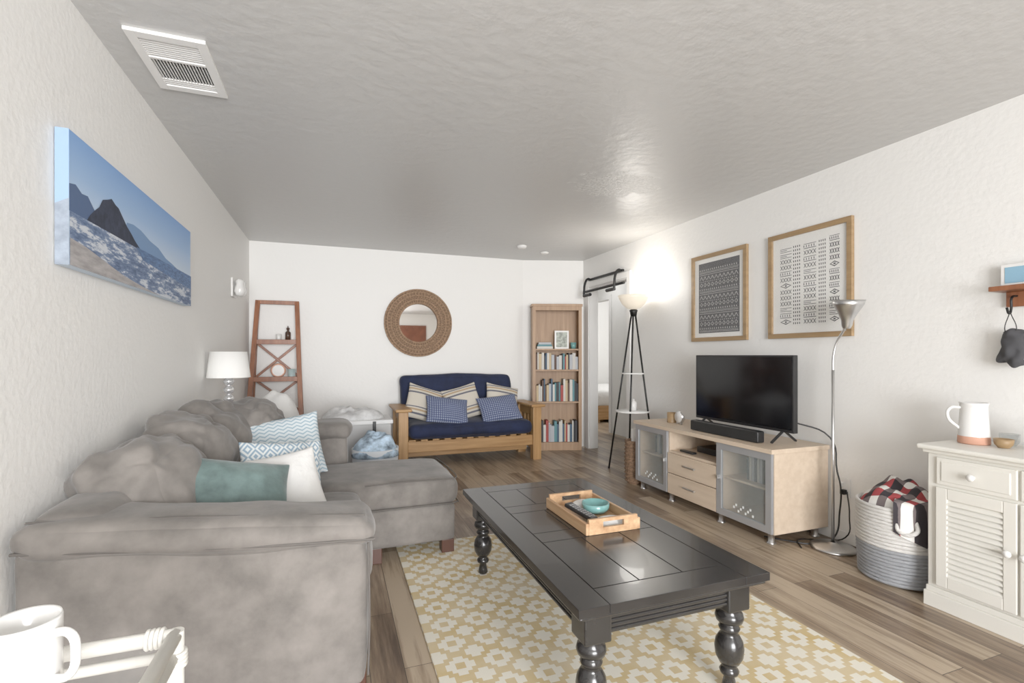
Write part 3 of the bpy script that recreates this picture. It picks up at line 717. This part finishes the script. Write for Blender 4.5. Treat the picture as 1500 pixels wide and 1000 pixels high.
# ---------------------------------------------------------------- framed prints
def frame(nm, ya, yb, za, zb, style):
    f = G(nm); fw = .034; x0 = XR - .028
    boxes('frame', [(x0, XR - .002, ya, yb, za, za + fw), (x0, XR - .002, ya, yb, zb - fw, zb), (x0, XR - .002, ya, ya + fw, za + fw, zb - fw), (x0, XR - .002, yb - fw, yb, za + fw, zb - fw)], M['frame'], f, .002)
    xp = XR - .012
    boxes('paper', [(xp, XR - .002, ya + fw, yb - fw, za + fw, zb - fw)], mat(nm + '_paper', (.78, .77, .74), .6), f, 0)
    ink = mat(nm + '_ink', (.035, .035, .04), .7); pa = mat(nm + '_pale', (.50, .49, .47), .7)
    vs, fs, mi = [], [], []
    def q(pts, k, m):
        n = len(vs)
        for s, t in pts: vs.append((xp - .0006 * k, yb - s * (yb - ya), za + t * (zb - za)))
        fs.append(tuple(range(n, n + len(pts)))); mi.append(m)
    def rect(s0, t0, s1, t1, k, m): q([(s0, t0), (s1, t0), (s1, t1), (s0, t1)], k, m)
    if style == 1:
        rect(.13, .095, .87, .905, 1, 0)
        t = .11; row = 0
        s0, s1 = .15, .85
        while t < .85:
            k = row % 6
            if k == 0: rect(s0, t, s1, t + .004, 2, 1); rect(s0, t + .014, s1, t + .017, 2, 1); t += .03
            elif k == 1:
                n = 18; w = (s1 - s0) / n
                for i in range(n): q([(s0 + i * w, t), (s0 + (i + .5) * w, t), (s0 + (i + .25) * w, t + .020)], 2, 1)
                t += .036
            elif k == 2:
                n = 10; w = (s1 - s0) / n
                for i in range(n):
                    c = s0 + (i + .5) * w
                    q([(c - w * .4, t + .025), (c, t), (c + w * .4, t + .025), (c, t + .05)], 2, 1)
                    q([(c - w * .29, t + .025), (c, t + .007), (c + w * .29, t + .025), (c, t + .043)], 3, 0)
                t += .06
            elif k == 3:
                n = 20; w = (s1 - s0) / n
                for i in range(n): rect(s0 + i * w, t, s0 + (i + .4) * w, t + .007, 2, 1)
                t += .022
            elif k == 4:
                n = 10; w = (s1 - s0) / n
                for i in range(n):
                    a = s0 + i * w
                    q([(a, t), (a + w * .10, t), (a + w * .55, t + .038), (a + w * .5, t + .045)], 2, 1)
                    q([(a + w, t), (a + w * .5, t + .045), (a + w * .45, t + .038), (a + w * .90, t)], 2, 1)
                t += .058
            else: rect(s0, t, s1, t + .004, 2, 1); t += .02
            row += 1
    else:
        rnd = random.Random(7)
        cols = [(.15, .30, 0), (.32, .42, 1), (.45, .60, 0), (.63, .72, 1), (.75, .86, 0)]
        for a, e, kind in cols:
            t = .13
            while t < .85:
                w = e - a; c = (a + e) / 2
                if kind:
                    n = 4
                    for i in range(n): rect(a + i * w / n, t, a + (i + .45) * w / n, t + .018, 1, 0)
                    t += .034
                else:
                    k = rnd.randint(0, 3)
                    if k == 0:
                        for i in range(4):
                            s = a + i * w / 4
                            q([(s, t), (s + .008, t), (s + w / 4, t + .04), (s + w / 4 - .008, t + .04)], 1, 0)
                            q([(s + w / 4, t), (s + .008, t + .04), (s, t + .04), (s + w / 4 - .008, t)], 1, 0)
                        t += .055
                    elif k == 1:
                        rect(a, t, e, t + .006, 1, 0)
                        for i in range(5): rect(a + i * w / 5, t + .012, a + i * w / 5 + .009, t + .033, 1, 0)
                        rect(a, t + .04, e, t + .045, 1, 0); t += .062
                    elif k == 2:
                        q([(a, t + .025), (c, t), (c, t + .01), (a + .015, t + .025)], 1, 0); q([(a, t + .025), (a + .015, t + .025), (c, t + .04), (c, t + .05)], 1, 0)
                        q([(e, t + .025), (c, t + .05), (c, t + .04), (e - .015, t + .025)], 1, 0); q([(e, t + .025), (e - .015, t + .025), (c, t + .01), (c, t)], 1, 0)
                        rect(c - .012, t + .018, c + .012, t + .032, 1, 0); t += .062
                    else:
                        for i in range(3):
                            rect(a, t + i * .015, e - (i % 2) * w * .4, t + i * .015 + .005, 1, 0)
                        t += .055
    raw('print', vs, fs, [ink, pa], f, mi)
    boxes('glazing', [(x0 + .006, x0 + .007, ya + fw, yb - fw, za + fw, zb - fw)], mat(nm + '_glazing', (1, 1, 1), .05, alpha=.04), f, 0)
frame('framed_print', 2.94, 3.565, 1.31, 2.062, 1)
frame('framed_print.001', 2.116, 2.738, 1.31, 2.062, 2)

# ---------------------------------------------------------------- silver floor lamp
fl = G('floor_lamp'); px, py = 2.885, 2.135
lathe('base', [(0, 0), (.125, 0), (.125, .01), (.11, .02), (.03, .028), (.014, .04)], (px, py, 0), M['silver'], fl, 48, close=False)
cyl('pole', (px, py, .03), (px, py, 1.10), .009, M['silver'], fl)
hd = Vector((2.88, 2.045, 1.37))
tube('gooseneck', [(px, py, 1.09), (px + .003, py, 1.18), (px + .006, py - .02, 1.27), (px + .003, py - .065, 1.34), (hd.x, hd.y, hd.z + .015)], .007, M['silver'], fl)
hdM = Vector((-.05, -.10, .9)).normalized().to_track_quat('Z', 'Y').to_matrix()
lathe('lamp_head', [(.02, -.02), (.028, 0), (.032, .03), (.052, .075), (.078, .12), (.086, .15), (.082, .15), (.05, .08), (.02, .03)], hd, M['silver'], fl, 36, hdM, close=False)
lathe('lamp_bulb', [(0, .04), (.03, .06), (.038, .09), (.02, .12), (0, .125)], hd, M['ceramic'], fl, 24, hdM, close=False)

# ---------------------------------------------------------------- laundry basket
lq = G('rope_laundry_basket'); lx, ly = 2.84, 1.735
lathe('basket_lower', [(0, 0.001), (.15, 0.001), (.172, .02), (.178, .10), (.180, .20)], (lx, ly, 0), M['ropeg'], lq, 48, close=False)
lathe('basket_upper', [(.180, .20), (.184, .30), (.182, .395), (.178, .405), (.170, .395), (.172, .25), (.0, .2)], (lx, ly, 0), M['rope'], lq, 48, close=False)
for k in range(22):
    z = .02 + k * .018; rr = .172 + .012 * min(1, z / .25)
    tube('coil_%d' % k, [(lx + rr * math.cos(a * math.pi / 6), ly + rr * math.sin(a * math.pi / 6), z) for a in range(12)], .0095, M['ropeg'] if z < .19 else M['rope'], lq, True, 4)
tube('handle', [(lx - .12, ly - .15, .36), (lx - .14, ly - .165, .31), (lx - .17, ly - .11, .30), (lx - .165, ly - .09, .36)], .01, M['rope'], lq)
M['plaid'] = pat('plaid_fleece', (.8, .8, .8), (.36, .05, .055), 12, 'plaid')
heap('plaid_blanket', lx + .0, ly, .37, .165, .165, .13, M['plaid'], lq, seed=23, amp=.5)
vs, fs = [], []
NX, NY = 10, 12
for i in range(NX + 1):
    for j in range(NY + 1):
        ang = math.radians(205 + 75 * i / NX); s = j / NY
        rr = .12 + .085 * min(1, s * 2.2); zz = .455 - .02 * s - .20 * max(0, s - .4) / .6 * (1 - .6 * abs(i / NX - .5))
        rr += .006 * math.sin(i * 1.9 + j * .4)
        vs.append((lx + rr * math.cos(ang), ly + rr * math.sin(ang), zz))
for i in range(NX):
    for j in range(NY): k = i * (NY + 1) + j; fs.append((k, k + 1, k + NY + 2, k + NY + 1))
raw('blanket_corner', vs, fs, M['plaid'], lq, smooth=True)

# ---------------------------------------------------------------- louvered cabinet
cb = G('louvered_cabinet'); x0, x1, y0, y1 = 2.66, 3.03, .84, 1.505
C = M['cab']
boxes('cabinet_body', [(x0 + .012, x1, y0, y1, .095, .728), (x0 - .005, x1, y0 - .01, y1 + .01, 0.0, .07), (x0 + .003, x1, y0 - .004, y1 + .004, .07, .095)], C, cb, .003)
boxes('cabinet_top', [(x0 - .035, x1 + .005, y0 - .025, y1 + .025, .746, .768)], C, cb, .008)
boxes('cabinet_cornice', [(x0 - .012, x1, y0 - .012, y1 + .012, .728, .746)], C, cb, .005)
doors = [(1.175, 1.465), (.875, 1.165)]
boxes('drawer_fronts', [(x0, x0 + .014, a, e, .585, .712) for a, e in doors], C, cb, .004)
boxes('drawer_panels', [(x0 - .004, x0 + .004, a + .02, e - .02, .602, .695) for a, e in doors], C, cb, .004)
for i, (a, e) in enumerate(doors):
    fr = .045; zb_, zt_ = .11, .572
    boxes('door_frame_%d' % i, [(x0 - .004, x0 + .014, a, a + fr, zb_, zt_), (x0 - .004, x0 + .014, e - fr, e, zb_, zt_), (x0 - .004, x0 + .014, a + fr, e - fr, zb_, zb_ + .05), (x0 - .004, x0 + .014, a + fr, e - fr, zt_ - .05, zt_)], C, cb, .003)
    vs, fs = [], []
    n = 15; z_a = zb_ + .05; st_ = (zt_ - .05 - z_a) / n
    for k in range(n):
        z = z_a + k * st_; m0 = len(vs)
        for yy in (a + fr, e - fr):
            vs += [(x0 - .004, yy, z), (x0 - .004, yy, z + .005), (x0 + .011, yy, z + st_ * 1.1), (x0 + .011, yy, z + st_ * .85)]
        fs += [(m0, m0 + 1, m0 + 5, m0 + 4), (m0 + 1, m0 + 2, m0 + 6, m0 + 5), (m0 + 3, m0 + 0, m0 + 4, m0 + 7)]
    raw('louvers_%d' % i, vs, fs, C, cb)
RYm = Matrix.Rotation(-math.pi / 2, 3, 'Y')
kp = [(.006, 0), (.006, .012), (.014, .018), (.016, .026), (.010, .033), (0, .035)]
for i, (y, z) in enumerate(((1.32, .648), (1.02, .648), (1.197, .36), (1.143, .36))):
    lathe('knob_%d' % i, kp, (x0 - .003, y, z), M['ceramic'], cb, 20, RYm, close=False)
zc_ = .769
pj = G('ceramic_pitcher'); qx, qy = 2.87, 1.425
lathe('pitcher_body', [(.058, .035), (.057, .05), (.053, .12), (.05, .17), (.052, .185), (.056, .195), (.051, .195), (.047, .17), (.05, .06), (0, .05)], (qx, qy, zc_), M['ceramic'], pj, close=False)
lathe('pitcher_base', [(0, 0), (.057, 0), (.060, .005), (.0585, .036)], (qx, qy, zc_), M['terra'], pj, close=False)
tube('pitcher_handle', [(qx - .035, qy + .035, zc_ + .17), (qx - .062, qy + .062, zc_ + .165), (qx - .068, qy + .068, zc_ + .12), (qx - .038, qy + .038, zc_ + .07)], .007, M['ceramic'], pj)
lathe('trinket_bowl', [(.02, 0), (.032, .015), (.036, .04), (.033, .04), (.02, .01), (0, .008)], (2.86, 1.31, zc_), M['frame'], close=False)
lathe('trinket_bowl.001', [(.022, 0), (.035, .02), (.036, .055), (.033, .055), (.02, .01), (0, .008)], (2.95, 1.33, zc_), M['glass'], close=False)
boxes('phone_dock', [(2.87, 2.93, 1.15, 1.23, zc_, zc_ + .11)], M['silver'], None, .006)

# wall shelf with hooks
hk = G('wall_hook_shelf')
boxes('shelf_board', [(2.93, 3.05, .85, 1.40, 1.492, 1.515), (3.03, 3.05, .87, 1.38, 1.42, 1.492)], M['cherry'], hk, .003)
for k, y in enumerate((1.34, 1.16, .98)):
    tube('hook_%d' % k, [(3.03, y, 1.47), (2.99, y, 1.46), (2.985, y, 1.41), (2.97, y, 1.385), (2.95, y, 1.41)], .005, M['blackm'], hk)
boxes('small_frame', [(3.0, 3.02, 1.22, 1.385, 1.516, 1.62, 0), (2.998, 3.001, 1.235, 1.37, 1.53, 1.606, 1)], [M['white'], mat('blue_print', (.25, .45, .6), .5)], hk, .001)
fm = G('face_mask')
tube('mask_strap', [(2.972, 1.34, 1.39), (2.98, 1.36, 1.30), (2.985, 1.345, 1.27), (2.98, 1.32, 1.30), (2.974, 1.338, 1.39)], .002, M['black'], fm)
soft('mask_cloth', 2.985, 3.015, 1.29, 1.385, 1.15, 1.30, mat('charcoal_cloth', (.05, .05, .055), .9, bump=.5), fm, .014, (.012, .0, .01), .03, seed=77, wf=14, rot=(.12, 0, 0))

# ---------------------------------------------------------------- rattan table + mug
rt = G('rattan_side_table'); x0, x1, y0, y1, zt = -.82, -.262, .45, 1.0, .70; R = M['rattan']
for i, (x, y) in enumerate(((x0, y0), (x1, y0), (x0, y1), (x1, y1))):
    cyl('post_%d' % i, (x, y, 0), (x, y, zt + .008), .014, R, rt)
    for k in range(4):
        tube('wrap_%d_%d' % (i, k), [(x + .016 * math.cos(a * math.pi / 3), y + .016 * math.sin(a * math.pi / 3), zt - .03 - k * .007) for a in range(6)], .0035, R, rt, True, 3)
        d_ = -1 if x == x1 else 1
        tube('wrapx_%d_%d' % (i, k), [(x + d_ * (.018 + k * .007), y + .014 * math.cos(a * math.pi / 3), zt + .014 * math.sin(a * math.pi / 3)) for a in range(6)], .0035, R, rt, True, 3)
for k, (z, r) in enumerate(((zt, .012), (zt - .034, .009), (.2, .010))):
    for j, (pa_, pb_) in enumerate((((x0, y0), (x1, y0)), ((x0, y1), (x1, y1)), ((x0, y0), (x0, y1)), ((x1, y0), (x1, y1)))):
        cyl('rail_%d_%d' % (k, j), (*pa_, z), (*pb_, z), r, R, rt)
mx, my = (x0 + x1) / 2, (y0 + y1) / 2
for k, rr in enumerate((.25, .215, .18)):
    tube('loop_%d' % k, [(mx + rr * math.cos(a * math.pi / 6), my + rr * math.sin(a * math.pi / 6), zt - .075) for a in range(12)], .009, R, rt, True)
boxes('lower_shelf', [(x0 + .012, x1 - .012, y0 + .012, y1 - .012, .205, .215)], mat('woven_panel', (.20, .12, .075), .8, bump=.8, bscale=120), rt, .002)
boxes('glass_top', [(x0 + .012, x1 - .012, y0 + .012, y1 - .012, zt + .004, zt + .010)], M['clear'], rt, 0)
mg = G('coffee_mug'); gx, gy, gz = -.415, .885, zt + .0105
lathe('mug_body', [(0, 0), (.040, 0), (.043, .006), (.043, .10), (.0415, .105), (.039, .10), (.038, .012), (0, .008)], (gx, gy, gz), M['ceramic'], mg, 40, close=False)
tube('mug_handle', [(gx + .036, gy - .012, gz + .085), (gx + .062, gy - .021, gz + .085), (gx + .070, gy - .024, gz + .06), (gx + .060, gy - .02, gz + .025), (gx + .037, gy - .012, gz + .02)], .006, M['ceramic'], mg)

# ---------------------------------------------------------------- finalize group origins
for e in GR:
    pts = []
    for o in e.children:
        for c in o.bound_box: pts.append(o.matrix_basis @ Vector(c))
    if not pts: continue
    mn = Vector([min(p[i] for p in pts) for i in range(3)]); mx_ = Vector([max(p[i] for p in pts) for i in range(3)])
    c = Vector(((mn.x + mx_.x) / 2, (mn.y + mx_.y) / 2, mn.z))
    e.location = c
    for o in e.children:
        o.matrix_parent_inverse = Matrix.Translation(-c)

# ---------------------------------------------------------------- lights
def area(name, loc, rot, sx, sy, power, col=(1, 1, 1), spread=180):
    l = bpy.data.lights.new(name, 'AREA'); l.shape = 'RECTANGLE'; l.size = sx; l.size_y = sy; l.energy = power; l.color = col; l.spread = math.radians(spread)
    o = bpy.data.objects.new(name, l); COL.objects.link(o); o.location = loc; o.rotation_euler = rot; return o
def point(name, loc, power, r=.05, col=(1, 1, 1)):
    l = bpy.data.lights.new(name, 'POINT'); l.energy = power; l.shadow_soft_size = r; l.color = col
    o = bpy.data.objects.new(name, l); COL.objects.link(o); o.location = loc; return o
area('window_daylight', ((WX0 + WX1) / 2, YR - .10, (WZ0 + WZ1) / 2), (math.radians(94), 0, math.radians(1)), WX1 - WX0, WZ1 - WZ0, 195, (.99, .993, 1), 120)
point('torchiere_bulb', (2.81, 4.18, 1.88), 10, .12, (1, .96, .90))
cf = G('added_ceiling_fill', (1.2, -1.2, H))  # invented fixture behind the camera, added for fill light
lathe('fill_dome', [(0, -.10), (.10, -.09), (.16, -.05), (.18, -.0)], (0, 0, 0), mat('fill_dome_glow', (.95, .93, .9), .4, emis=3), cf, close=False)  # glowing dome of the added fixture
point('ceiling_fill_bulb', (1.2, -1.2, 2.22), 22, .15, (1, .98, .95))  # added fill light, sits under the invented fixture
point('bedroom_fill', (5.2, 7.4, 2.1), 50, .15)  # added point light without a fixture, brightens the bedroom
point('hall_fill', (3.55, 6.3, 2.2), 4, .1)  # bare point light added to lift the hall

w = bpy.data.worlds.new('sky'); S.world = w; w.use_nodes = True
w.node_tree.nodes['Background'].inputs[0].default_value = (.9, .95, 1, 1)
w.node_tree.nodes['Background'].inputs[1].default_value = 1.5

# ---------------------------------------------------------------- camera
cd = bpy.data.cameras.new('camera'); co = bpy.data.objects.new('camera', cd); COL.objects.link(co)
cd.sensor_width = 36; cd.lens = 712 / 1500 * 36; cd.shift_y = 20 / 1500; cd.clip_start = .02
co.location = (0, 0, 1.19); co.rotation_euler = (math.radians(90), 0, -math.radians(20.06))
S.camera = co
S.view_settings.view_transform = 'Standard'
S.view_settings.look = 'None'
S.view_settings.exposure = 0.0
S.view_settings.gamma = 1.16
